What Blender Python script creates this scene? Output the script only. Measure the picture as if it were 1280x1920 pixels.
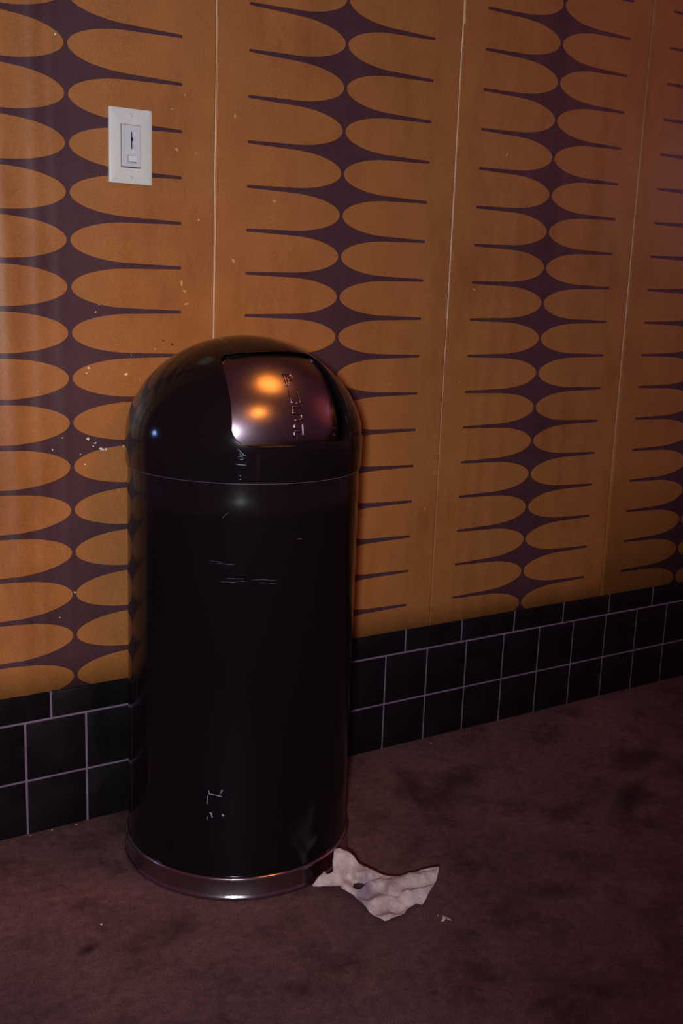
import bpy, bmesh, math, random
import numpy as np
from mathutils import Vector, Matrix, noise
from mathutils.geometry import delaunay_2d_cdt

for o in list(bpy.data.objects): bpy.data.objects.remove(o)
S = bpy.context.scene
COL = S.collection
R = math.radians
PI = math.pi

# ------------------------------------------------------------------ camera
F_PX, YAW, PIT, ROL = 1992.753, 0.573094510, -0.210868011, 0.0375412865
CAM = Vector((-1.27079660, -1.77405, 0.993964135))
fw = Vector((math.sin(YAW)*math.cos(PIT), math.cos(YAW)*math.cos(PIT), math.sin(PIT)))
rt = fw.cross(Vector((0, 0, 1))).normalized(); up = rt.cross(fw)
rt2 = rt*math.cos(ROL)+up*math.sin(ROL); up2 = -rt*math.sin(ROL)+up*math.cos(ROL)
cd = bpy.data.cameras.new('camera'); cam = bpy.data.objects.new('camera', cd); COL.objects.link(cam)
cam.matrix_world = Matrix(((rt2.x, up2.x, -fw.x, CAM.x), (rt2.y, up2.y, -fw.y, CAM.y), (rt2.z, up2.z, -fw.z, CAM.z), (0, 0, 0, 1)))
cd.sensor_fit = 'VERTICAL'; cd.sensor_height = 36; cd.lens = F_PX*36/1920; cd.clip_start = .01
S.camera = cam

# ------------------------------------------------------------------ world, lights, exposure
W = bpy.data.worlds.new('dim_room'); S.world = W; W.use_nodes = True
bg = W.node_tree.nodes['Background']; bg.inputs[0].default_value = (1.0, .33, .52, 1); bg.inputs[1].default_value = .115
S.view_settings.view_transform = 'Standard'; S.view_settings.look = 'None'
S.view_settings.exposure = -.17; S.view_settings.gamma = 1; S.view_settings.use_curve_mapping = False

def lamp(name, kind, loc, target, energy, color, size, **kw):
    l = bpy.data.lights.new(name, kind); l.energy = energy; l.color = color
    if kind == 'AREA': l.shape = 'DISK'; l.size = size
    else: l.shadow_soft_size = size
    for k, v in kw.items(): setattr(l, k, v)
    o = bpy.data.objects.new(name, l); COL.objects.link(o); o.location = loc
    o.rotation_euler = (Vector(target)-Vector(loc)).to_track_quat('-Z', 'Y').to_euler()
    return o
lamp('cool_room_lamp', 'SPOT', (-1.508, -2.012, 1.04), (-.66, 0, .90), 166, (.92, .95, 1.0), .045, spot_size=R(89), spot_blend=1.0)
lamp('blue_glint_lamp', 'POINT', (-1.50, .28, .80), (0, 0, 0), 2.5, (.25, .45, 1.0), .035)  # unseen blue sources, placed by the glints they leave on the lid
lamp('blue_glint_lamp', 'POINT', (2.1, -.60, 1.42), (0, 0, 0), 3.0, (.30, .50, 1.0), .04)
lamp('amber_candle_glow', 'POINT', (-1.06, -2.5, .36), (0, 0, 0), .12, (1.0, .35, .08), .02)
lamp('red_fill', 'AREA', (2.5, -1.1, 1.7), (.5, 0, .8), 3.0, (1.0, .13, .06), 1.4)  # unseen fill added to redden the right side of the wall
lamp('amber_ceiling_lamp', 'SPOT', (-.006, -.99, 2.4), (-.47, -.34, .84), 66, (1.0, .35, .04), .30, spot_size=R(26), spot_blend=1.0)
lamp('amber_ceiling_lamp', 'SPOT', (-.56, -2.89, 2.4), (-.50, -.36, .80), 90, (1.0, .35, .04), .17, spot_size=R(20), spot_blend=1.0)

# ------------------------------------------------------------------ node helpers
class N:
    def __init__(s, name):
        s.m = bpy.data.materials.new(name); s.m.use_nodes = True
        s.t = s.m.node_tree; s.b = s.t.nodes['Principled BSDF']
    def new(s, k, **p):
        n = s.t.nodes.new(k)
        for a, v in p.items(): setattr(n, a, v)
        return n
    def L(s, a, b): s.t.links.new(a, b)
    def put(s, sock, v):
        if hasattr(v, 'type') and hasattr(v, 'is_output'): s.L(v, sock)
        else: sock.default_value = v
    def math(s, op, a, b=None, c=None, clamp=False):
        n = s.new('ShaderNodeMath', operation=op); n.use_clamp = clamp
        s.put(n.inputs[0], a)
        if b is not None: s.put(n.inputs[1], b)
        if c is not None: s.put(n.inputs[2], c)
        return n.outputs[0]
    def coords(s): return s.new('ShaderNodeTexCoord').outputs['Object']
    def noise(s, vec, scale, detail=4, rough=.55, scl=None):
        if scl:
            mp = s.new('ShaderNodeMapping'); s.L(vec, mp.inputs[0]); mp.inputs['Scale'].default_value = scl; vec = mp.outputs[0]
        n = s.new('ShaderNodeTexNoise'); s.L(vec, n.inputs['Vector'])
        n.inputs['Scale'].default_value = scale; n.inputs['Detail'].default_value = detail; n.inputs['Roughness'].default_value = rough
        return n.outputs[0]
    def ramp(s, v, stops):
        n = s.new('ShaderNodeValToRGB'); s.L(v, n.inputs[0]); e = n.color_ramp.elements
        while len(e) < len(stops): e.new(.5)
        for i, (p, c) in enumerate(stops):
            e[i].position = p; e[i].color = c if len(c) == 4 else (*c, 1)
        return n.outputs[0]
    def mix(s, f, a, b, blend='MIX'):
        n = s.new('ShaderNodeMix', data_type='RGBA', blend_type=blend)
        s.put(n.inputs['Factor'], f)
        s.put(n.inputs['A'], a if not isinstance(a, tuple) else (*a, 1)); s.put(n.inputs['B'], b if not isinstance(b, tuple) else (*b, 1))
        return n.outputs['Result']
    def bump(s, h, strength, dist):
        n = s.new('ShaderNodeBump'); s.L(h, n.inputs['Height']); n.inputs['Strength'].default_value = strength; n.inputs['Distance'].default_value = dist
        s.L(n.outputs[0], s.b.inputs['Normal'])
    def set(s, **p):
        for k, v in p.items():
            k = {'color': 'Base Color', 'rough': 'Roughness', 'metal': 'Metallic', 'spec': 'Specular IOR Level', 'coat': 'Coat Weight', 'coat_rough': 'Coat Roughness'}[k]
            if isinstance(v, tuple): v = (*v, 1)
            s.put(s.b.inputs[k], v)
        return s

def simple(name, color, rough=.5, metal=0., spec=.5, mott=0., scale=60, coat=0.):
    n = N(name)
    if mott:
        c = n.coords(); f = n.noise(c, scale, 5)
        lo = tuple(x*(1-mott) for x in color); hi = tuple(min(1, x*(1+mott)) for x in color)
        n.set(color=n.ramp(f, [(.3, lo), (.7, hi)]))
    else: n.set(color=color)
    n.set(rough=rough, metal=metal, spec=spec, coat=coat)
    return n.m

# wallpaper: spindle print
def wallpaper_material(V=.07620):
    n = N('spindle_wallpaper'); c = n.coords()
    sp = n.new('ShaderNodeSeparateXYZ'); n.L(c, sp.inputs[0]); x, z = sp.outputs[0], sp.outputs[2]
    u = n.math('ABSOLUTE', x)
    w = n.math('MULTIPLY', n.math('ABSOLUTE', n.math('SUBTRACT', n.math('FRACT', n.math('ADD', n.math('DIVIDE', z, V), 100.5)), .5)), V)
    g, a, H = .0033, .11, .0335
    q = n.math('SUBTRACT', 1, n.math('DIVIDE', n.math('SUBTRACT', u, g), a), clamp=True)        # 1 at the oval's nose, 0 past its widest
    he = n.math('MULTIPLY', H, n.math('SQRT', n.math('SUBTRACT', 1, n.math('MULTIPLY', q, q), clamp=True)))
    k = n.math('DIVIDE', n.math('SUBTRACT', u, g+a), .2-g-a, clamp=True)
    h = n.math('ADD', he, n.math('MULTIPLY', k, .0020))
    dark = n.math('MULTIPLY', n.math('GREATER_THAN', w, h), n.math('LESS_THAN', u, .2))
    # round end of each spike
    du = n.math('SUBTRACT', u, .1995); dw = n.math('SUBTRACT', w, V/2)
    rr = n.math('SQRT', n.math('ADD', n.math('MULTIPLY', du, du), n.math('MULTIPLY', dw, dw)))
    dark = n.math('MAXIMUM', dark, n.math('LESS_THAN', rr, .0027))
    geo = n.new('ShaderNodeNewGeometry').outputs['Position']
    f1 = n.noise(geo, 9, 5, .6); f2 = n.noise(geo, 420, 2, .6); f3 = n.noise(geo, 3.2, 6, .7, scl=(2.2, 1, .8))
    org = n.ramp(f1, [(.3, (.330, .122, .032)), (.7, (.39, .150, .041))])
    drk = n.ramp(f1, [(.3, (.060, .024, .030)), (.7, (.074, .032, .040))])
    col = n.mix(dark, org, drk)
    grain = n.ramp(f2, [(.25, (.70, .70, .72)), (.75, (1.04, 1.04, 1.02))])
    col = n.mix(1.0, col, grain, 'MULTIPLY')
    smudge = n.ramp(f3, [(.50, (1, 1, 1)), (.68, (.80, .74, .70))])
    col = n.mix(1.0, col, smudge, 'MULTIPLY')
    n.set(color=col, rough=.38, spec=.55)
    n.bump(n.noise(geo, 260, 3), .12, .001)
    return n.m

M = {}
M['paper'] = wallpaper_material()
M['plaster'] = simple('pale_backing', (.80, .62, .40), .8, mott=.15)
M['chip'] = simple('bare_plaster', (.62, .55, .45), .8, mott=.2, scale=300)
M['chip_tan'] = simple('rubbed_paper', (.50, .27, .10), .7, mott=.2, scale=300)
M['white'] = simple('white_plastic', (.58, .565, .54), .35, mott=.04, scale=200)
M['white2'] = simple('white_nylon', (.53, .52, .55), .38)
M['slot'] = simple('slot_dark', (.012, .008, .04), .8)
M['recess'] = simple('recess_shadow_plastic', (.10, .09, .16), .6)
M['void'] = simple('black_inside', (.004, .003, .004), .7)
M['tan'] = simple('tape', (.62, .36, .20), .6)

n = N('black_enamel'); c = n.coords(); f = n.noise(c, 500, 2); f2 = n.noise(c, 6, 6, .7)
n.set(color=(.0042, .0030, .0042), rough=n.ramp(f2, [(.3, (.09,)*3), (.75, (.17,)*3)]), spec=.25); n.bump(f, .02, .0004); M['black'] = n.m
n = N('black_enamel_drum'); c = n.coords(); f2 = n.noise(c, 4, 6, .7, scl=(1, 1, .4)); f = n.noise(c, 30, 4)
n.set(color=(.0042, .0030, .0042), rough=n.ramp(f2, [(.3, (.12,)*3), (.75, (.20,)*3)]), spec=.28); n.bump(f, .02, .001); M['drum'] = n.m
n = N('satin_steel'); c = n.coords(); f = n.noise(c, 60, 3, .6, scl=(1, 1, 14)); f2 = n.noise(c, 9, 5)
n.set(color=(.20, .155, .19), metal=1.0, rough=n.ramp(f2, [(.3, (.24,)*3), (.7, (.28,)*3)])); n.bump(f, .015, .0005); M['steel'] = n.m
n = N('scuffed_chrome'); c = n.coords(); f2 = n.noise(c, 14, 6, .7)
n.set(color=(.36, .31, .35), metal=1.0, rough=n.ramp(f2, [(.3, (.12,)*3), (.75, (.24,)*3)])); M['chrome'] = n.m
n = N('black_glazed_tile'); c = n.coords(); f2 = n.noise(c, 12, 4); f3 = n.noise(c, 90, 3)
n.set(color=n.ramp(f2, [(.3, (.0045, .0035, .0045)), (.7, (.008, .006, .008))]), rough=n.ramp(f2, [(.3, (.25,)*3), (.75, (.42,)*3)]), spec=.2)
n.bump(f3, .06, .0006); M['tile'] = n.m
n = N('purple_grey_grout'); c = n.coords(); f2 = n.noise(c, 25, 5)
n.set(color=n.ramp(f2, [(.3, (.125, .080, .125)), (.7, (.19, .125, .20))]), rough=.9, spec=.2); M['grout'] = n.m

# floor
def floor_material():
    n = N('stained_concrete'); c = n.coords()
    f1 = n.noise(c, 2.6, 7, .62); f2 = n.noise(c, 60, 5, .65); f3 = n.noise(c, 9, 6, .6); f4 = n.noise(c, 300, 2, .7)
    col = n.ramp(f1, [(.28, (.098, .046, .050)), (.5, (.150, .072, .074)), (.72, (.215, .104, .095))])
    col = n.mix(1.0, col, n.ramp(f3, [(.34, (.58, .55, .56)), (.50, (1, 1, 1))]), 'MULTIPLY')
    col = n.mix(1.0, col, n.ramp(f2, [(.25, (.60, .60, .60)), (.7, (1.12, 1.12, 1.12))]), 'MULTIPLY')
    col = n.mix(1.0, col, n.ramp(f4, [(.3, (.60, .60, .62)), (.7, (1.15, 1.15, 1.12))]), 'MULTIPLY')
    sp = n.new('ShaderNodeSeparateXYZ'); n.L(c, sp.inputs[0]); x, y = sp.outputs[0], sp.outputs[1]
    wob = n.math('MULTIPLY', n.math('SUBTRACT', n.noise(c, 16, 6, .65), .5), 2.0)
    tot = None
    for (sx, sy, ax, ay, ang, k) in STAINS:
        ca, sa = math.cos(R(ang)), math.sin(R(ang))
        dx = n.math('SUBTRACT', x, sx); dy = n.math('SUBTRACT', y, sy)
        p = n.math('DIVIDE', n.math('ADD', n.math('MULTIPLY', dx, ca), n.math('MULTIPLY', dy, sa)), ax)
        q = n.math('DIVIDE', n.math('SUBTRACT', n.math('MULTIPLY', dy, ca), n.math('MULTIPLY', dx, sa)), ay)
        d = n.math('SQRT', n.math('ADD', n.math('MULTIPLY', p, p), n.math('MULTIPLY', q, q)))
        e = n.math('SUBTRACT', 1.15, n.math('ADD', d, wob), clamp=True)
        e = n.math('MULTIPLY', e, k)
        tot = e if tot is None else n.math('MAXIMUM', tot, e)
    col = n.mix(tot, col, (.030, .014, .018))
    n.set(color=col, rough=n.ramp(f3, [(.3, (.52,)*3), (.7, (.75,)*3)]), spec=.22)
    n.bump(f2, .25, .002)
    return n.m
STAINS = [(.482, -.309, .12, .045, 20, .8), (.317, -.435, .13, .035, 30, .95), (.194, -.404, .10, .03, 10, .6), (.034, -.214, .12, .05, 25, .75),
          (-.057, -.191, .05, .03, 30, .6), (-.059, -.61, .07, .03, -30, .75), (-.163, -.606, .05, .025, 20, .5), (-.797, -.382, .022, .012, 20, 1.0),
          (-.402, -.721, .008, .006, 0, 1.0), (-.274, -.819, .035, .014, 0, .7), (.5, -.40, .10, .05, 40, .6), (.05, -.75, .08, .05, 0, .5)]
M['floor'] = floor_material()
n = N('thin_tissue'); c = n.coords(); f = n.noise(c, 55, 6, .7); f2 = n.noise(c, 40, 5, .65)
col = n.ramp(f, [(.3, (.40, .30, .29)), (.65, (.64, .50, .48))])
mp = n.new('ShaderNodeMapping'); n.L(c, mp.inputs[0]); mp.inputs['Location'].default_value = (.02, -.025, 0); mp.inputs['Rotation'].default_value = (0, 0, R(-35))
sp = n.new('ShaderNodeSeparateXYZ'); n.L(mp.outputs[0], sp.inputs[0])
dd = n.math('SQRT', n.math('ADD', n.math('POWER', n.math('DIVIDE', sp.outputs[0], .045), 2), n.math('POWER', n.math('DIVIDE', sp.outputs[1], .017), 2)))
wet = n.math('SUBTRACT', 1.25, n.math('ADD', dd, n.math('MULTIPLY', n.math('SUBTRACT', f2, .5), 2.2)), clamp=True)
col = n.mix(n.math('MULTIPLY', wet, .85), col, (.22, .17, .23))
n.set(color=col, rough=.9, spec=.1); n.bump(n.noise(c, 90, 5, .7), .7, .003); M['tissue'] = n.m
n = N('crumb'); n.set(color=(.6, .42, .36), rough=.9); M['crumb'] = n.m

# ------------------------------------------------------------------ mesh helpers
def tag(o, label=None, cat=None, group=None, kind=None):
    if label: o['label'] = label
    if cat: o['category'] = cat
    if group: o['group'] = group
    if kind: o['kind'] = kind
    return o
def link(name, me, mats, parent=None, smooth=False):
    if not isinstance(mats, (list, tuple)): mats = [mats]
    for m in mats: me.materials.append(m)
    if smooth: me.polygons.foreach_set('use_smooth', [True]*len(me.polygons))
    o = bpy.data.objects.new(name, me); COL.objects.link(o)
    if parent: o.parent = parent
    return o
def from_bm(name, bm, mats, parent=None, smooth=False, recalc=True):
    if recalc: bmesh.ops.recalc_face_normals(bm, faces=bm.faces)
    me = bpy.data.meshes.new(name); bm.to_mesh(me); bm.free()
    return link(name, me, mats, parent, smooth)
def empty(name, loc=(0, 0, 0)):
    o = bpy.data.objects.new(name, None); COL.objects.link(o); o.location = loc; o.empty_display_size = .05
    return o
def box(bm, x0, x1, y0, y1, z0, z1, bev=0, seg=2, mat=0):
    ret = bmesh.ops.create_cube(bm, size=1)
    vs = ret['verts']
    for v in vs:
        v.co = Vector((x0+(v.co.x+.5)*(x1-x0), y0+(v.co.y+.5)*(y1-y0), z0+(v.co.z+.5)*(z1-z0)))
    fs = set(f for v in vs for f in v.link_faces)
    if bev:
        es = list(set(e for v in vs for e in v.link_edges))
        r = bmesh.ops.bevel(bm, geom=es, offset=bev, segments=seg, affect='EDGES', profile=.5)
        fs = set(r['faces']) | set(f for f in fs if f.is_valid)
    for f in fs:
        if f.is_valid: f.material_index = mat
def auto_smooth(o, ang=35):
    me = o.data
    me.polygons.foreach_set('use_smooth', [True]*len(me.polygons))
    bm = bmesh.new(); bm.from_mesh(me)
    for e in bm.edges:
        if len(e.link_faces) == 2 and e.calc_face_angle(0) > R(ang): e.smooth = False
    bm.to_mesh(me); bm.free()
def lathe(bm, prof, seg=160, close=False, cap=False):
    rings = []
    for r, z in prof:
        if r < 1e-6: rings.append([bm.verts.new((0, 0, z))]); continue
        rings.append([bm.verts.new((r*math.cos(2*PI*i/seg), r*math.sin(2*PI*i/seg), z)) for i in range(seg)])
    pairs = list(zip(rings[:-1], rings[1:]))
    if close: pairs.append((rings[-1], rings[0]))
    for a, b in pairs:
        for i in range(seg):
            j = (i+1) % seg
            if len(a) == 1 and len(b) == 1: continue
            if len(a) == 1: bm.faces.new((a[0], b[i], b[j]))
            elif len(b) == 1: bm.faces.new((a[i], b[0], a[j]))
            else: bm.faces.new((a[i], b[i], b[j], a[j]))
def tube(bm, pts, r, seg=8, normal=None):
    pts = [Vector(p) for p in pts]; rings = []
    for i, p in enumerate(pts):
        a = pts[max(i-1, 0)]; b = pts[min(i+1, len(pts)-1)]; t = (b-a).normalized()
        ref = normal[i] if normal else Vector((0, 0, 1))
        s = t.cross(ref).normalized(); q = s.cross(t).normalized()
        rings.append([bm.verts.new(p+s*math.cos(2*PI*k/seg)*r+q*math.sin(2*PI*k/seg)*r) for k in range(seg)])
    for a, b in zip(rings[:-1], rings[1:]):
        for k in range(seg): bm.faces.new((a[k], b[k], b[(k+1) % seg], a[(k+1) % seg]))
    bm.faces.new(rings[0]); bm.faces.new(rings[-1][::-1])

# ------------------------------------------------------------------ structure: floor, wall, wallpaper panels, tile base
bm = bmesh.new(); box(bm, -4, 4.5, -4.5, 1.5, -.1, 0); fl = from_bm('floor', bm, M['floor']); tag(fl, kind='structure')
WX0 = -.875
bm = bmesh.new(); box(bm, WX0, 4.2, .0012, .12, 0, 2.75); wall = from_bm('wall_back', bm, M['plaster']); tag(wall, kind='structure')
ZB, ZT = .266, 2.75
def bulge(x, z):      # slack in the hung paper, in front of the wall only
    h = 0
    for (cx, s, a, lean) in WAVES:
        d = (x-cx-lean*(z-1.0))/s
        h += a*math.exp(-d*d)
    return h
WAVES = [(-.840, .018, .0022, .01), (-.785, .017, .0026, -.02), (-.735, .012, .0012, .0), (-.700, .010, .0006, -.02), (.205, .012, .0008, .05), (.240, .014, .0016, .05), (.290, .016, .0014, .04), (-.60, .03, .0008, 0.), (.40, .02, .0010, .0), (.46, .02, .0008, .0), (.535, .02, .0008, 0.), (-.30, .03, .0005, 0.)]
CHIPS = {0: [(-.652, .838, .0060, 1), (-.655, .830, .003, 1), (-.585, .826, .0060, 1), (-.654, .716, .0065, 1), (-.641, .708, .004, 1), (-.630, .697, .0075, 1), (-.622, .697, .005, 1), (-.645, .703, .003, 1), (-.699, 1.364, .0035, 1),
             (-.682, .443, .005, 1), (-.48, .986, .008, 0), (-.475, .972, .006, 0), (-.448, 1.096, .003, 1), (-.60, .878, .003, 0), (-.575, .86, .003, 0), (-.53, .87, .004, 0), (-.50, .84, .003, 0), (-.558, .815, .003, 1),
             (-.632, .945, .0025, 1), (-.638, .933, .0028, 1), (-.612, .742, .003, 0), (-.70, .72, .002, 1), (-.717, .70, .0025, 1), (-.668, .69, .002, 1), (-.49, 1.21, .006, 0), (-.455, 1.207, .003, 0), (-.47, .95, .006, 0),
             (-.515, .885, .003, 2), (-.497, .878, .005, 2), (-.74, .80, .0025, 0), (-.73, .846, .004, 0), (-.50, 1.275, .003, 0), (-.475, 1.30, .003, 0), (-.66, .672, .003, 1), (-.71, .40, .003, 0), (-.60, .62, .002, 1), (-.59, .70, .004, 0)],
         1: [(-.379, 1.028, .0060, 0), (-.38, 1.276, .0055, 0), (-.297, 1.138, .0055, 0), (.085, .531, .005, 0), (-.19, .99, .002, 0), (-.02, .80, .002, 0)],
         2: [(.249, 1.27, .0065, 0), (.183, .993, .0055, 0), (.16, .80, .003, 0), (.117+.004, 1.51, .004, 0)], 3: []}
PAN = [(WX0+.001, -.4184, -.6828, 1.3544), (-.4168, .1150, -.1522, 1.3505), (.1168, .6408, .3784, 1.3505), (.6408, 1.172, .909, 1.3505), (1.1724, 1.703, 1.4398, 1.3505), (1.7034, 2.234, 1.9704, 1.3505)]
random.seed(4)
for i, (x0, x1, cx, z0) in enumerate(PAN):
    p = empty('wallpaper_panel', (cx, 0, z0))
    tag(p, kind='structure')
    bm = bmesh.new(); nx, nz = (200, 40) if i < 3 else (40, 8)
    g = []
    for a in range(nx+1):
        xx = x0+(x1-x0)*a/nx; row = []
        for b in range(nz+1):
            z = ZB+(ZT-ZB)*b/nz; x = xx
            if i == 1 and a == nx: x -= .0010*max(0, min(1, (z-.85)/.6))       # seam opens upward
            if i == 2 and a == 0: x = x0-.0019*max(0, min(1, (.95-z)/.1))        # and closes below
            row.append(bm.verts.new((x-cx, -bulge(xx, z)-.0002, z-z0)))
        g.append(row)
    for a in range(nx):
        for b in range(nz): bm.faces.new((g[a][b], g[a+1][b], g[a+1][b+1], g[a][b+1]))
    bl = [r[0] for r in g]
    o = from_bm('paper_sheet', bm, M['paper'], p, smooth=True, recalc=False)
    sm = o.modifiers.new('thick', 'SOLIDIFY'); sm.thickness = .0011; sm.offset = -1
    ch = CHIPS.get(i, [])
    if ch:
        for kind, mat, nm in ((1, 'chip', 'plaster_chips'), (0, 'chip_tan', 'rubbed_spots'), (2, 'void', 'dark_specks')):
            sel = [c for c in ch if c[3] == kind]
            if not sel: continue
            bm = bmesh.new()
            for (x, z, s, _) in sel:
                k = random.randint(5, 8); ph = random.random()*6; st = random.uniform(.7, 1.6)
                ang = random.random()*PI
                lo, hi = [], []
                for q in range(k):
                    t = ph+2*PI*q/k; r = s*.66*random.uniform(.45, 1.1)
                    ax, az = r*math.cos(t)/st, r*math.sin(t)*st
                    px, pz = ax*math.cos(ang)-az*math.sin(ang), ax*math.sin(ang)+az*math.cos(ang)
                    yb = -bulge(x, z)-.0002
                    lo.append(bm.verts.new((x+px-cx, yb+.0003, z+pz-z0))); hi.append(bm.verts.new((x+px*.8-cx, yb-.0006, z+pz*.8-z0)))
                bm.faces.new(hi)
                for q in range(k): bm.faces.new((lo[q], lo[(q+1) % k], hi[(q+1) % k], hi[q]))
            from_bm(nm, bm, M[mat], p)
    if i == 2:   # torn sliver of tape at the seam top
        bm = bmesh.new()
        pts = [(.1150, 1.545), (.1180, 1.545), (.1185, 1.522), (.1200, 1.503), (.1160, 1.502), (.1152, 1.52)]
        f = [bm.verts.new((x-cx, -.0016, z-z0)) for x, z in pts]; b_ = [bm.verts.new((x-cx, -.0006, z-z0)) for x, z in pts]
        bm.faces.new(f); bm.faces.new(b_[::-1])
        for q in range(6): bm.faces.new((f[q], f[(q+1) % 6], b_[(q+1) % 6], b_[q]))
        from_bm('torn_tape', bm, M['tan'], p)

# tile base: one structure, bevelled tiles set in a grout bed
bm = bmesh.new(); P = .111; gj = .0020
XE = 2.24
box(bm, WX0, XE, -.0035, .0012, 0, .2655, mat=1)
def tile(x0, x1, z0, z1, b=.0012, fr=-.0052):
    if x1 < WX0+.004 or x0 > XE: return
    box(bm, max(x0, WX0), min(x1, XE), fr, .0012, z0, z1, bev=b, seg=2)
for k in range(-10, 21):
    for (z0, z1) in ((.0005, .104-gj), (.104+gj, .215-gj)): tile(k*P+gj, (k+1)*P-gj, z0, z1)
for k in range(-8, 15):
    tile(.0498+k*.1559+gj, .0498+(k+1)*.1559-gj, .215+gj, .2657, .0016)
o = from_bm('baseboard_back', bm, [M['tile'], M['grout']]); auto_smooth(o, 40); tag(o, kind='structure')

# ------------------------------------------------------------------ light switch
SX0, SX1, SZ0, SZ1 = -.6132, -.5384, 1.1464, 1.2663
scx, scz = (SX0+SX1)/2, (SZ0+SZ1)/2
sw = empty('light_switch', (scx, -.001, scz)); tag(sw, 'white rectangular dimmer light switch mounted on the patterned orange wallpaper', 'light switch')
w, h = (SX1-SX0)/2, (SZ1-SZ0)/2
def prism(bm, outline, y0, y1, inset=0, mat=0):
    """outline list of (x, z); front at y1 (towards the room) may be inset for a bevel"""
    k = len(outline)
    A = [bm.verts.new((x, y0, z)) for x, z in outline]
    cx = sum(x for x, z in outline)/k; cz = sum(z for x, z in outline)/k
    mx = max(abs(x-cx) for x, z in outline); mz = max(abs(z-cz) for x, z in outline)
    B = [bm.verts.new((cx+(x-cx)*(1-inset/mx), y1, cz+(z-cz)*(1-inset/mz))) for x, z in outline]
    fs = [bm.faces.new(B), bm.faces.new(A[::-1])]+[bm.faces.new((A[i], A[(i+1) % k], B[(i+1) % k], B[i])) for i in range(k)]
    for f in fs: f.material_index = mat
def rrect(w, h, r, cx=0, cz=0, n=4):
    out = []
    for (sx, sz, a0) in ((1, -1, -90), (1, 1, 0), (-1, 1, 90), (-1, -1, 180)):
        for i in range(n+1):
            a = R(a0+90*i/n); out.append((cx+sx*(w-r)+r*math.cos(a), cz+sz*(h-r)+r*math.sin(a)))
    return out
def ring_plate(bm, outer, inner, y0, y1, inset):
    """plate with a window: outer and inner loops have equal counts"""
    k = len(outer); mx = max(abs(x) for x, z in outer); mz = max(abs(z) for x, z in outer)
    O0 = [bm.verts.new((x, y0, z)) for x, z in outer]; O1 = [bm.verts.new((x, y1+.0012, z)) for x, z in outer]
    O2 = [bm.verts.new((x*(1-inset/mx), y1, z*(1-inset/mz))) for x, z in outer]
    I1 = [bm.verts.new((x, y1, z)) for x, z in inner]; I0 = [bm.verts.new((x, y0, z)) for x, z in inner]
    for i in range(k):
        j = (i+1) % k
        for a, b in ((O0, O1), (O1, O2), (O2, I1), (I1, I0)): bm.faces.new((a[i], a[j], b[j], b[i]))
iw, ih = .0178, .0345     # paddle window half size
bm = bmesh.new(); ring_plate(bm, rrect(w, h, .0012), rrect(iw, ih, .0012), 0, -.0058, .003)
pl = from_bm('cover_plate', bm, M['white'], sw); auto_smooth(pl, 30)
bm = bmesh.new(); prism(bm, rrect(iw, ih, .001), 0, -.0028); from_bm('window_shadow_gap', bm, M['slot'], sw)
bm = bmesh.new(); ring_plate(bm, rrect(iw-.0010, ih-.0010, .001), rrect(.0013, .0135, .0004), -.0028, -.0066, .0012)
o = from_bm('dimmer_body', bm, M['white2'], sw); o.location = (.0007, 0, .0007)
# the slot is off centre: shift the inner loop upwards by rebuilding vertex heights near it
for v in o.data.vertices:
    if abs(v.co.x) < .0015 and abs(v.co.z) < .016: v.co.z += .0088; v.co.x += .0002
bm = bmesh.new(); prism(bm, rrect(.0013, .0135, .0003), -.0026, -.0052); o2 = from_bm('slider_slot', bm, M['slot'], sw); o2.location = (.0009, 0, .0095)
bm = bmesh.new(); prism(bm, [(-.0016, -.004), (.0010, -.0035), (.0022, .001), (.0010, .0035), (-.0016, .004)], -.0035, -.0085, .0003); o3 = from_bm('slider', bm, M['slot'], sw); o3.location = (.0012, 0, .0112)
fr = empty('rocker_switch'); fr.parent = sw; fr.location = (-.0008, -.0066, -.0215)
bpy.data.objects.remove(fr)
bm = bmesh.new(); ring_plate(bm, rrect(.0108, .0082, .0006), rrect(.0078, .0055, .0005), -.0060, -.0078, .0005)
rk = from_bm('rocker_frame', bm, M['white2'], sw); rk.location = (.0013, 0, -.0200)
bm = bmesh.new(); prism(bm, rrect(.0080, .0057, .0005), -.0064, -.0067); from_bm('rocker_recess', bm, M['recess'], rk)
bm = bmesh.new()
v = [(-.0065, -.0046), (.0075, -.0046), (.0075, .0050), (-.0065, .0050)]
A = [bm.verts.new((x, -.0064, z)) for x, z in v]
B = [bm.verts.new((x, -.0068 if x < 0 else -.0098, z)) for x, z in v]
mid0 = None
bm.faces.new(B); bm.faces.new(A[::-1])
for i in range(4): bm.faces.new((A[i], A[(i+1) % 4], B[(i+1) % 4], B[i]))
rp = from_bm('rocker', bm, M['white2'], rk)
for sz in (1, -1):
    bm = bmesh.new(); prof = [(0, -.0015), (.0036, -.0015), (.0036, .0002), (.0030, .0008), (0, .0011)]
    lathe(bm, prof, 24)
    bmesh.ops.rotate(bm, verts=bm.verts, matrix=Matrix.Rotation(R(90), 3, 'X'))
    sc = from_bm('screw', bm, M['white'], sw, smooth=False); sc.location = (0, -.0058, sz*.0490); auto_smooth(sc, 30)
    bm = bmesh.new(); box(bm, -.0029, .0029, -.0013, -.0008, -.00035, .00035)
    bmesh.ops.rotate(bm, verts=bm.verts, matrix=Matrix.Rotation(R(50 if sz > 0 else 35), 3, 'Y'))
    from_bm('screw_slot', bm, simple('slot_grey', (.25, .24, .25), .7), sc)

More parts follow.
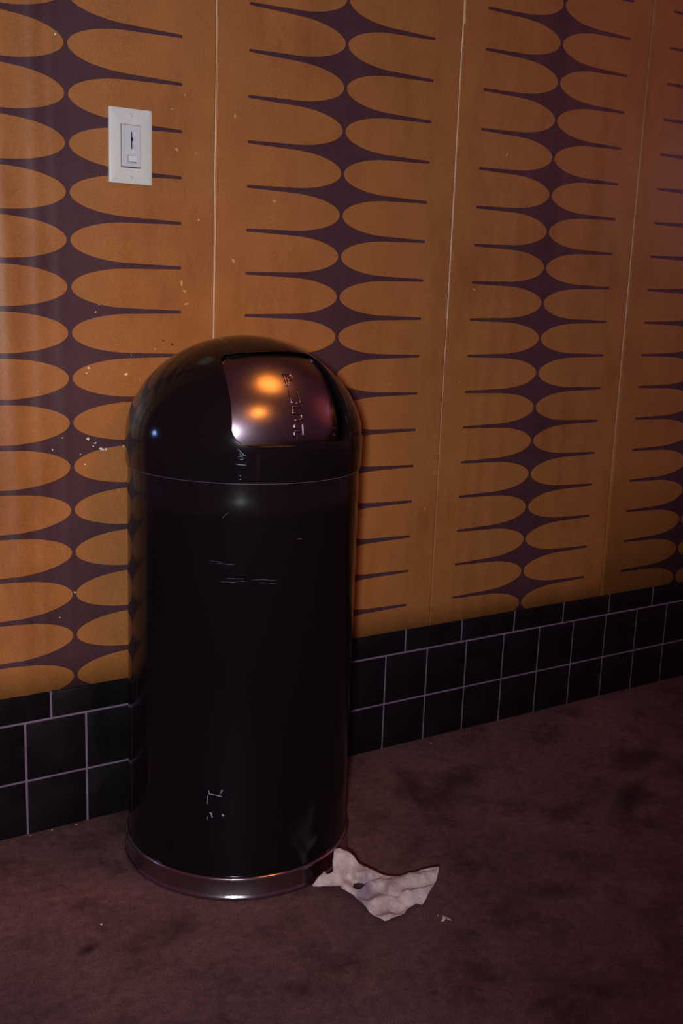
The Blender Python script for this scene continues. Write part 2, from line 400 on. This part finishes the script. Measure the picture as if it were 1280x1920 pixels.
# ------------------------------------------------------------------ push-top bin
CX, CY = -.4530, -.1987
RB, RD, ZS = .1936, .1965, .6941      # drum radius, lid radius, lid rim height
SK, HD, EX = .0470, .1655, 1.045
can = empty('trash_can', (CX, CY, 0))
tag(can, 'tall black round trash can with a domed lid and steel PUSH flap against the wall', 'trash can')
LEAN = .03
can.rotation_euler = (0, R(LEAN), 0); can.location.z = .0001
# drum
bm = bmesh.new(); lathe(bm, [(0, .012), (RB-.004, .012), (RB-.004, .03), (RB, .034)]+[(RB, .034+.63*i/24) for i in range(1, 25)]+[(RB-.0008, .6672), (RB-.0008, .712), (RB-.006, .712), (RB-.006, .05), (0, .05)], 192)
o = from_bm('drum', bm, M['drum'], can); auto_smooth(o, 30)
# chrome foot ring with top and bottom beads
prof = [(.190, .0), (.1975, .0), (.2000, .0012), (.2012, .0036), (.2006, .0062), (.1990, .0078), (.1982, .0095), (.1980, .030), (.1986, .0330), (.1992, .0352), (.1990, .0375), (.1976, .0394), (.1950, .0402), (.1932, .0400), (.190, .039)]
bm = bmesh.new(); lathe(bm, prof, 192, close=True); o = from_bm('foot_ring', bm, M['chrome'], can); auto_smooth(o, 50)
# lid -------------------------------------------------------------
def dome_pt(az, a, off=0.):
    """az azimuth, a elevation parameter; off moves along the outward normal"""
    ca, sa = max(math.cos(a), 1e-9), math.sin(a)
    r = RD*ca**EX; z = ZS+SK+HD*sa**EX if a > 0 else ZS+SK+a*.14
    if a > 0:
        nr, nz = r/RD**2, (z-ZS-SK)/HD**2
    else: nr, nz = 1, 0
    l = math.hypot(nr, nz); nr /= l; nz /= l
    r2 = r+nr*off; z2 = z+nz*off
    return Vector((r2*math.cos(az), r2*math.sin(az), z2)), Vector((nr*math.cos(az), nr*math.sin(az), nz))
outer = [(RD-.0028, ZS), (RD-.0012, ZS+.0012), (RD-.0002, ZS+.0045), (RD, ZS+.008), (RD, ZS+.02), (RD, ZS+.034), (RD, ZS+SK)]
K = 72
for i in range(1, K):
    a = PI/2*i/K; outer.append((RD*math.cos(a)**EX, ZS+SK+HD*math.sin(a)**EX))
outer.append((0, ZS+SK+HD))
T = .0022
inner = [(0, ZS+SK+HD-T)]
for i in range(K-1, 0, -1):
    a = PI/2*i/K; inner.append(((RD-T)*math.cos(a)**EX, ZS+SK+(HD-T)*math.sin(a)**EX))
inner += [(RD-T, ZS+SK), (RD-T-.0008, ZS+.008), (RD-T-.0018, ZS)]
bm = bmesh.new(); lathe(bm, outer+inner, 256, close=True)
lid0 = from_bm('lid_tmp', bm, M['black'])
# the flap opening, seen from the front: (x, z) outline
OX = .0015
def half_w(z, side=1):
    top = .0945 if side > 0 else .0875
    return top+(.1075-top)*min(1, max(0, (.872-z)/(.872-.775)))**.75
def opening():
    pts = []
    for i in range(21):     # top edge, left to right
        t = -1+2*i/20; w_ = .0920 if t > 0 else .0850
        pts.append((OX+t*w_, .8862-(.0105 if t > 0 else .0090)*abs(t)**2.5-(.0035 if abs(t) == 1 else 0)))
    for i in range(1, 10):
        z = .8690+(.775-.8690)*i/9; pts.append((OX+half_w(z), z))
    for i in range(1, 8):
        a = R(90*i/8); pts.append((OX+.1075-.024+.024*math.cos(a), .775-.024*math.sin(a)))
    for x in (.081, .03, -.03, -.081): pts.append((OX+x, .751))
    for i in range(7, 0, -1):
        a = R(90*i/8); pts.append((OX-.1075+.024-.024*math.cos(a), .775-.024*math.sin(a)))
    for i in range(9, 0, -1):
        z = .8690+(.775-.8690)*i/9; pts.append((OX-half_w(z, -1), z))
    return pts
OPN = opening()
bm = bmesh.new()
A = [bm.verts.new((x, -.30, z)) for x, z in OPN]; B = [bm.verts.new((x, -.02, z)) for x, z in OPN]
bm.faces.new(A); bm.faces.new(B[::-1])
for i in range(len(A)): bm.faces.new((A[i], A[(i+1) % len(A)], B[(i+1) % len(A)], B[i]))
cut = from_bm('cut_tmp', bm, M['black'])
md = lid0.modifiers.new('b', 'BOOLEAN'); md.object = cut; md.operation = 'DIFFERENCE'; md.solver = 'EXACT'
dg = bpy.context.evaluated_depsgraph_get(); dg.update()
me = bpy.data.meshes.new_from_object(lid0.evaluated_get(dg))
bpy.data.objects.remove(lid0); bpy.data.objects.remove(cut)
me.materials.clear()
lid = link('domed_lid', me, M['black'], can)
# smooth normals straight from the dome's own curve
me.polygons.foreach_set('use_smooth', [True]*len(me.polygons))
nrm = [None]*len(me.loops)
for p in me.polygons:
    for li in p.loop_indices:
        co = me.vertices[me.loops[li].vertex_index].co
        rr = math.hypot(co.x, co.y)
        if co.z > ZS+.008:
            if co.z > ZS+SK:
                nv = Vector((co.x/RD**2, co.y/RD**2, (co.z-ZS-SK)/HD**2))
            else: nv = Vector((co.x, co.y, 0))
            nv.normalize() if nv.length > 0 else None
            d = nv.dot(p.normal)
            nrm[li] = nv if d > .93 else (-nv if d < -.93 else p.normal.copy())
        else:
            nrm[li] = p.normal.copy() if abs(p.normal.z) > .5 else Vector((co.x/rr*(1 if p.normal.x*co.x+p.normal.y*co.y > 0 else -1), co.y/rr*(1 if p.normal.x*co.x+p.normal.y*co.y > 0 else -1), 0))
me.normals_split_custom_set([tuple(v) for v in nrm])
# dark jamb lining of the opening
def front_y(x, z, off=0.):
    s = (z-ZS-SK)/(HD); s = max(0, min(.999, s))
    a = math.asin(s**(1/EX)); r = RD*math.cos(a)**EX
    return -math.sqrt(max(1e-9, r*r-x*x))
bm = bmesh.new(); k = len(OPN)
A = []; B = []; 
for x, z in OPN:
    y = front_y(x, z); A.append(bm.verts.new((x, y+.0004, z))); B.append(bm.verts.new((x*.985, y+.034, z+(.0 if z > .8 else 0))))
for i in range(k): bm.faces.new((A[i], A[(i+1) % k], B[(i+1) % k], B[i]))
jb = from_bm('flap_frame', bm, M['black'], lid, smooth=True)
sm = jb.modifiers.new('t', 'SOLIDIFY'); sm.thickness = .0012; sm.offset = 0
# a black inner bucket behind the flap so the opening is never see-through
bm = bmesh.new(); lathe(bm, [(0, .70), (.150, .70), (.150, .76)]+[(.150*math.cos(PI/2*i/16), .76+.115*math.sin(PI/2*i/16)) for i in range(1, 16)]+[(0, .875)], 48)
from_bm('inner_shell', bm, M['void'], lid, smooth=True)
# flap ------------------------------------------------------------
D0, D1 = .0025, .0300
def door_pt(x, a):
    """x across the flap, a elevation parameter"""
    t = min(1, max(0, (R(64)-a)/R(64)))
    p, nrm_ = dome_pt(-PI/2, max(a, 0), -.0035)
    r = math.hypot(p.x, p.y); z = p.z if a >= 0 else p.z+a*.14
    ex = .035*t; y = ex-math.sqrt(max(1e-6, (r+ex)**2-x*x))+D0+(D1-D0)*t**.8
    return Vector((x, y, z))
def door_n(x, a):
    e = 1e-3
    u = door_pt(x+e, a)-door_pt(x-e, a); v = door_pt(x, a+e)-door_pt(x, a-e)
    n_ = u.cross(v).normalized()
    return n_ if n_.y < 0 else -n_
A0, A1 = R(-5), R(61.5)
bm = bmesh.new(); nu, nv = 60, 48; G = []
for j in range(nv+1):
    row = []
    for i in range(nu+1):
        u = -1+2*i/nu; t = j/nv
        a = A0+(A1-A0)*t-R(9.5)*abs(u)**3*t**6
        z = door_pt(0, a).z
        hw = (.0900 if u > 0 else .0850)+(.0930-(.0900 if u > 0 else .0850))*min(1, max(0, (.872-z)/(.097)))**.75
        if u < 0: hw += .0130*min(1, max(0, (.885-z)/.06))
        if t > .93: hw -= .006*((t-.93)/.07)**2
        row.append(bm.verts.new(door_pt(OX+u*hw, a)))
    G.append(row)
for j in range(nv):
    for i in range(nu): bm.faces.new((G[j][i], G[j][i+1], G[j+1][i+1], G[j+1][i]))
flap = from_bm('push_flap', bm, M['steel'], lid, smooth=True, recalc=False); flap['label'] = 'satin stainless steel flap embossed PUSH'
sm = flap.modifiers.new('t', 'SOLIDIFY'); sm.thickness = .0018; sm.offset = -1
# embossed letters, strokes as raised beads: each letter in a 16 x 24 mm cell
LW, LH = .0158, .0208
def arc(cx, cz, r, a0, a1, k=5): return [(cx+r*math.cos(R(a0+(a1-a0)*i/k)), cz+r*math.sin(R(a0+(a1-a0)*i/k))) for i in range(k+1)]
LET = {
 'P': [[(0, 0), (0, 1), (.62, 1)]+arc(.66, .74, .26, 90, -90)+[(.62, .48), (.30, .48)], [(.28, .02), (.28, .30), (.28, .74), (.62, .74)]],
 'U': [[(0, 1), (0, .28)]+arc(.26, .26, .26, 180, 270)+[(.5, 0)], [(1, 1), (1, .0), (.5, 0)]],
 'S': [[(.95, 1), (.0, 1), (0, .52), (.62, .52)]+arc(.7, .27, .26, 90, -90)+[(.1, 0)]],
 'H': [[(0, 1), (0, .60)], [(.0, 0), (0, .42), (.62, .42)], [(1, 1), (1, 0)]],
}
LPOS = [('P', R(41.0)), ('U', R(30.5)), ('S', R(20.8)), ('H', R(11.4))]
LXC = .0075
for ch, a_c in LPOS:
    bm = bmesh.new()
    for st in LET[ch]:
        fine = []
        for (p0, p1) in zip(st[:-1], st[1:]):
            m_ = max(1, int(math.hypot((p1[0]-p0[0])*LW, (p1[1]-p0[1])*LH)/.0022))
            fine += [(p0[0]+(p1[0]-p0[0])*q/m_, p0[1]+(p1[1]-p0[1])*q/m_) for q in range(m_)]
        fine.append(st[-1])
        pts, nn = [], []
        for (u, v_) in fine:
            x = OX+LXC+(u-.5)*LW; a = a_c+(v_-.5)*LH/.158
            nrm_ = door_n(x, a); pts.append(door_pt(x, a)+nrm_*.0001); nn.append(nrm_)
        tube(bm, pts, .00170, 8, nn)
    from_bm('embossed_letter', bm, M['steel'], flap, smooth=True)
# scratches and scuffs on drum and lid, worked as thin slivers on the surface
def sliver(bm, az0, z0, az1, z1, wd, rad):
    k = 6; top, bot = [], []
    for i in range(k+1):
        t = i/k; az = az0+(az1-az0)*t; z = z0+(z1-z0)*t; ww = wd*math.sin(PI*(.06+.88*t))*(.7+.6*random.random())
        top.append(bm.verts.new((rad*math.cos(az), rad*math.sin(az), z+ww/2))); bot.append(bm.verts.new((rad*math.cos(az), rad*math.sin(az), z-ww/2)))
    for i in range(k): bm.faces.new((bot[i], bot[i+1], top[i+1], top[i]))
M['scratch'] = simple('bare_scratch', (.075, .055, .085), .5)
random.seed(9); rs = RB+.0003
def scratch(az0, z0, az1, z1, wd, rad, mat, parent):
    bm = bmesh.new(); sliver(bm, az0, z0, az1, z1, wd, rad); from_bm('scratch', bm, mat, parent, recalc=False)
for q in range(10):
    az = R(-117+random.uniform(-16, 13)); z = random.choice((.572, .570, .544, .541, .543))+random.uniform(-.004, .004)
    scratch(az, z, az+R(random.uniform(3, 9)), z+random.uniform(-.002, .001), random.uniform(.0004, .0009), rs, M['scratch'], can)
scratch(R(-127), .640, R(-124), .650, .0008, rs, M['scratch'], can); scratch(R(-92), .606, R(-89), .605, .0012, rs, M['scratch'], can)
M['blue_glint_scratch'] = simple('glint_tinted_scratch', (.09, .18, .27), .4)  # enamel scratches; the blue glint they catch is painted into the colour
for (a0, z0, a1, z1, wd) in ((-120.5, .748, -117.2, .738, .0010), (-119.5, .747, -118.6, .731, .0009), (-120.2, .736, -116.8, .739, .0008), (-119.8, .742, -118.0, .734, .0009), (-119.9, .731, -117.6, .733, .0007), (-121.0, .724, -116.6, .7238, .0010), (-119.4, .701, -118.6, .703, .0014), (-119.5, .7075, -118.9, .7065, .0010)):
    scratch(R(a0), z0, R(a1), z1, wd, RD+.0003, M['blue_glint_scratch'], lid)
bm = bmesh.new(); lathe(bm, [(RD-.0015+.0005*math.cos(2*PI*q/8), ZS+.0003+.0005*math.sin(2*PI*q/8)) for q in range(8)], 160, close=True)
from_bm('rim_edge', bm, simple('rim_highlight', (.06, .048, .065), .4), lid, smooth=True)  # pale bead paints in the highlight line of the lid's lower edge
M['gouge'] = simple('bare_gouge', (.24, .21, .27), .6)
bm = bmesh.new()
for (px, pz, qx, qz, wd) in [(0, 0, .010, -.001, .0012), (.010, -.001, .021, -.003, .0014), (.018, .001, .022, .007, .0012), (.019, .007, .023, .009, .001), (-.002, -.004, -.003, -.018, .0012), (0, .006, .001, 0, .0012),
                             (.002, -.032, .005, -.036, .002), (.005, -.033, .006, -.041, .002), (-.002, -.04, -.003, -.046, .001), (.022, -.034, .025, -.037, .003)]:
    dx, dz = qx-px, qz-pz; L_ = math.hypot(dx, dz); nx_, nz_ = -dz/L_*wd/2, dx/L_*wd/2
    vs = []
    for (x, z) in ((px+nx_, pz+nz_), (qx+nx_, qz+nz_), (qx-nx_, qz-nz_), (px-nx_, pz-nz_)):
        az = R(-131.5)+x/RB; vs.append(bm.verts.new((rs*math.cos(az), rs*math.sin(az), .185+z)))
    bm.faces.new(vs)
from_bm('gouge_marks', bm, M['gouge'], can, recalc=False)

# ------------------------------------------------------------------ crumpled tissue on the floor
UV = [(110,415),(205,310),(225,332),(272,318),(270,230),(285,135),(330,130),(390,155),(440,195),(480,250),(570,300),(700,345),(800,358),(900,325),(1000,290),(1110,270),(1122,290),(1105,370),(1060,460),(985,583),(940,568),(860,625),(840,655),(690,722),(560,640),(510,570),(430,500),(345,455),(330,425),(270,432),(115,432)]
OUT = [(-0.4197,-0.4092,0.012),(-0.3955,-0.4067,0.028),(-0.3945,-0.4132,0.026),(-0.3866,-0.4190,0.030),(-0.3817,-0.4094,0.044),(-0.3720,-0.3988,0.058),(-0.3625,-0.4017,0.058),(-0.3509,-0.4077,0.052),(-0.3445,-0.4178,0.046),(-0.3394,-0.4261,0.036),(-0.3258,-0.4407,0.028),(-0.3056,-0.4604,0.022),(-0.2859,-0.4694,0.018),(-0.2658,-0.4773,0.024),(-0.2452,-0.4844,0.030),(-0.2262,-0.4974,0.036),(-0.2266,-0.5023,0.034),(-0.2403,-0.5150,0.026),(-0.2599,-0.5262,0.017),(-0.2896,-0.5410,0.006),(-0.2965,-0.5346,0.008),(-0.3190,-0.5382,0.004),(-0.3278,-0.5435,0.003),(-0.3666,-0.5465,0.002),(-0.3754,-0.5128,0.004),(-0.3723,-0.4897,0.006),(-0.3746,-0.4630,0.008),(-0.3829,-0.4430,0.010),(-0.3832,-0.4374,0.014),(-0.3920,-0.4281,0.010),(-0.4169,-0.4069,0.006)]
UVI = [(300,300),(330,320),(350,200),(420,300),(470,350),(560,330),(640,390),(720,450),(830,470),(700,420),(900,440),(1000,400),(1050,340),(600,450),(620,520),(700,560),(560,560),(800,540),(750,620),(900,540),(660,640),(560,480),(380,420),(250,380),(180,390),(400,380),(500,250)]
INS = [(-0.3833,-0.4244,0.036),(-0.3782,-0.4284,0.032),(-0.3643,-0.4131,0.048),(-0.3555,-0.4281,0.030),(-0.3569,-0.4495,0.030),(-0.3342,-0.4494,0.028),(-0.3304,-0.4740,0.026),(-0.3267,-0.4979,0.024),(-0.3071,-0.5098,0.020),(-0.3122,-0.4708,0.012),(-0.2898,-0.5104,0.022),(-0.2666,-0.5135,0.026),(-0.2392,-0.4948,0.022),(-0.3333,-0.4646,0.008),(-0.3499,-0.4961,0.014),(-0.3371,-0.5070,0.007),(-0.3650,-0.4969,0.010),(-0.3197,-0.5175,0.012),(-0.3432,-0.5333,0.010),(-0.3036,-0.5300,0.014),(-0.3613,-0.5277,0.008),(-0.3506,-0.4752,0.012),(-0.3785,-0.4491,0.020),(-0.3960,-0.4259,0.022),(-0.4055,-0.4137,0.016),(-0.3611,-0.4301,0.014),(-0.3337,-0.4254,0.034)]
UVH = [(435,445),(440,415),(470,402),(500,405),(520,430),(525,455),(490,472),(455,468)]
HOL = [(-0.3662,-0.4517,0.012),(-0.3610,-0.4454,0.014),(-0.3537,-0.4456,0.015),(-0.3488,-0.4497,0.015),(-0.3485,-0.4569,0.013),(-0.3518,-0.4639,0.012),(-0.3608,-0.4643,0.011),(-0.3663,-0.4596,0.011)]
ctrl = np.array(UV+UVI+UVH, float)/100.; val = np.array(OUT+INS+HOL, float)
def kern(d): return np.sqrt(d*d+.15)
Dm = kern(np.linalg.norm(ctrl[:, None]-ctrl[None], axis=2))
nC = len(ctrl); Pm = np.c_[np.ones(nC), ctrl]
Am = np.block([[Dm+.02*np.eye(nC)*-1, Pm], [Pm.T, np.zeros((3, 3))]])
Wt = np.linalg.solve(Am, np.r_[val, np.zeros((3, 3))])
def sheet(u, v_):
    q = np.array([u, v_])/100.; d = kern(np.linalg.norm(ctrl-q, axis=1))
    return Vector(np.r_[d, 1, q]@Wt)
def dens(loop, step=14):
    out = []
    for i, a in enumerate(loop):
        b = loop[(i+1) % len(loop)]; L_ = math.hypot(b[0]-a[0], b[1]-a[1]); m_ = max(1, int(L_/step))
        out += [(a[0]+(b[0]-a[0])*q/m_, a[1]+(b[1]-a[1])*q/m_) for q in range(m_)]
    return out
def inside(p, loop):
    c_ = False; j = len(loop)-1
    for i in range(len(loop)):
        (xi, yi), (xj, yj) = loop[i], loop[j]
        if (yi > p[1]) != (yj > p[1]) and p[0] < (xj-xi)*(p[1]-yi)/(yj-yi)+xi: c_ = not c_
        j = i
    return c_
random.seed(2)
lo = dens(UV); lh = dens(UVH, 10)
pts = [Vector(p) for p in lo+lh]
edges = [(i, (i+1) % len(lo)) for i in range(len(lo))]+[(len(lo)+i, len(lo)+(i+1) % len(lh)) for i in range(len(lh))]
gx = 100
while gx < 1130:
    gy = 125
    while gy < 725:
        p = (gx+random.uniform(-3, 3), gy+random.uniform(-3, 3))
        if inside(p, UV) and not inside(p, UVH) and min((p[0]-a)**2+(p[1]-b)**2 for a, b in lo+lh) > 40: pts.append(Vector(p))
        gy += 11
    gx += 11
vco, _, fcs, _, _, _ = delaunay_2d_cdt(pts, edges, [], 0, 1e-4)
bm = bmesh.new(); vs = []
def crumple(u, v_):
    p = Vector((u/170., v_/120., 3.1)); s = 0; amp = 1
    for o_ in range(3):
        s += amp*(1-2*abs(noise.noise(p*(1.7**o_)+Vector((o_*7.3, 0, 0))))); amp *= .5
    return s
for v_ in vco:
    q = sheet(v_.x, v_.y); e = min(1, .35+min(math.hypot(v_.x-a, v_.y-b) for a, b in lo)/60)
    k_ = crumple(v_.x, v_.y)-1.0
    # long fold lines fanning out from the waist towards the wide end
    fan = math.sin((v_.y-430+.25*(v_.x-450))/24.+2.0*noise.noise(Vector((v_.x/200., v_.y/200., 0))))*.0046*min(1, max(0, (v_.x-380)/200))
    q.z = max(.0008, q.z+.0046*k_*e+fan*e)
    vs.append(bm.verts.new(q))
for f in fcs:
    cu = sum(vco[i].x for i in f)/len(f), sum(vco[i].y for i in f)/len(f)
    if inside(cu, UV) and not inside(cu, UVH): bm.faces.new([vs[i] for i in f])
for v_ in list(bm.verts):
    if not v_.link_faces: bm.verts.remove(v_)
base = Vector((-.33, -.48, 0))
for v_ in bm.verts: v_.co -= base
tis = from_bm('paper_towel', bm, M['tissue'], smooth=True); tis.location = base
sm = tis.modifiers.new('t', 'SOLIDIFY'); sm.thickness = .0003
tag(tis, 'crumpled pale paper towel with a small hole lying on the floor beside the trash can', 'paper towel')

# ------------------------------------------------------------------ scraps on the floor
def scrap(name, loc, pts_, zs_, mat):
    bm = bmesh.new(); v = [bm.verts.new((x, y, z)) for (x, y), z in zip(pts_, zs_)]
    c_ = bm.verts.new((0, 0, max(zs_)*1.3)); k = len(v)
    for i in range(k): bm.faces.new((v[i], v[(i+1) % k], c_))
    o = from_bm(name, bm, mat); o.location = loc; s_ = o.modifiers.new('t', 'SOLIDIFY'); s_.thickness = .0004
    return o
o = scrap('paper_scrap', (-.277, -.588, .0006), [(-.010, .000), (-.004, .004), (.002, .010), (.006, .004), (.009, -.006), (.004, -.004), (.000, .003), (-.006, -.003)], [.001, .002, .003, .002, .001, .002, .003, .001], M['crumb'])
tag(o, 'tiny torn scrap of pale paper on the bare floor right of the crumpled paper towel', 'paper scrap')
def crumb(loc, s, label):
    bm = bmesh.new(); bmesh.ops.create_icosphere(bm, subdivisions=1, radius=s)
    for v in bm.verts: v.co *= random.uniform(.7, 1.2); v.co.z *= .6
    zmin = min(v.co.z for v in bm.verts)
    for v in bm.verts: v.co.z -= zmin
    o = from_bm('crumb', bm, M['crumb']); o.location = loc; tag(o, label, 'crumb', 'pale crumbs scattered on the floor')
crumb((.113, -.033, 0), .0022, 'single pale crumb on the floor near the tile base, right of the trash can')
crumb((-.759, -.333, 0), .0022, 'pale crumb on the floor in front of the trash can, left of its foot ring')
crumb((-.280, -.572, 0), .0012, 'tiny pale crumb on the floor just behind the torn paper scrap')
crumb((-.690, -.012, 0), .0018, 'pale crumb against the tile base, just left of the trash can')
crumb((-.735, -.010, 0), .0015, 'pale crumb against the tile base, second one left of the trash can')
crumb((-.774, -.012, 0), .0015, 'pale crumb against the tile base, furthest one left of the trash can')
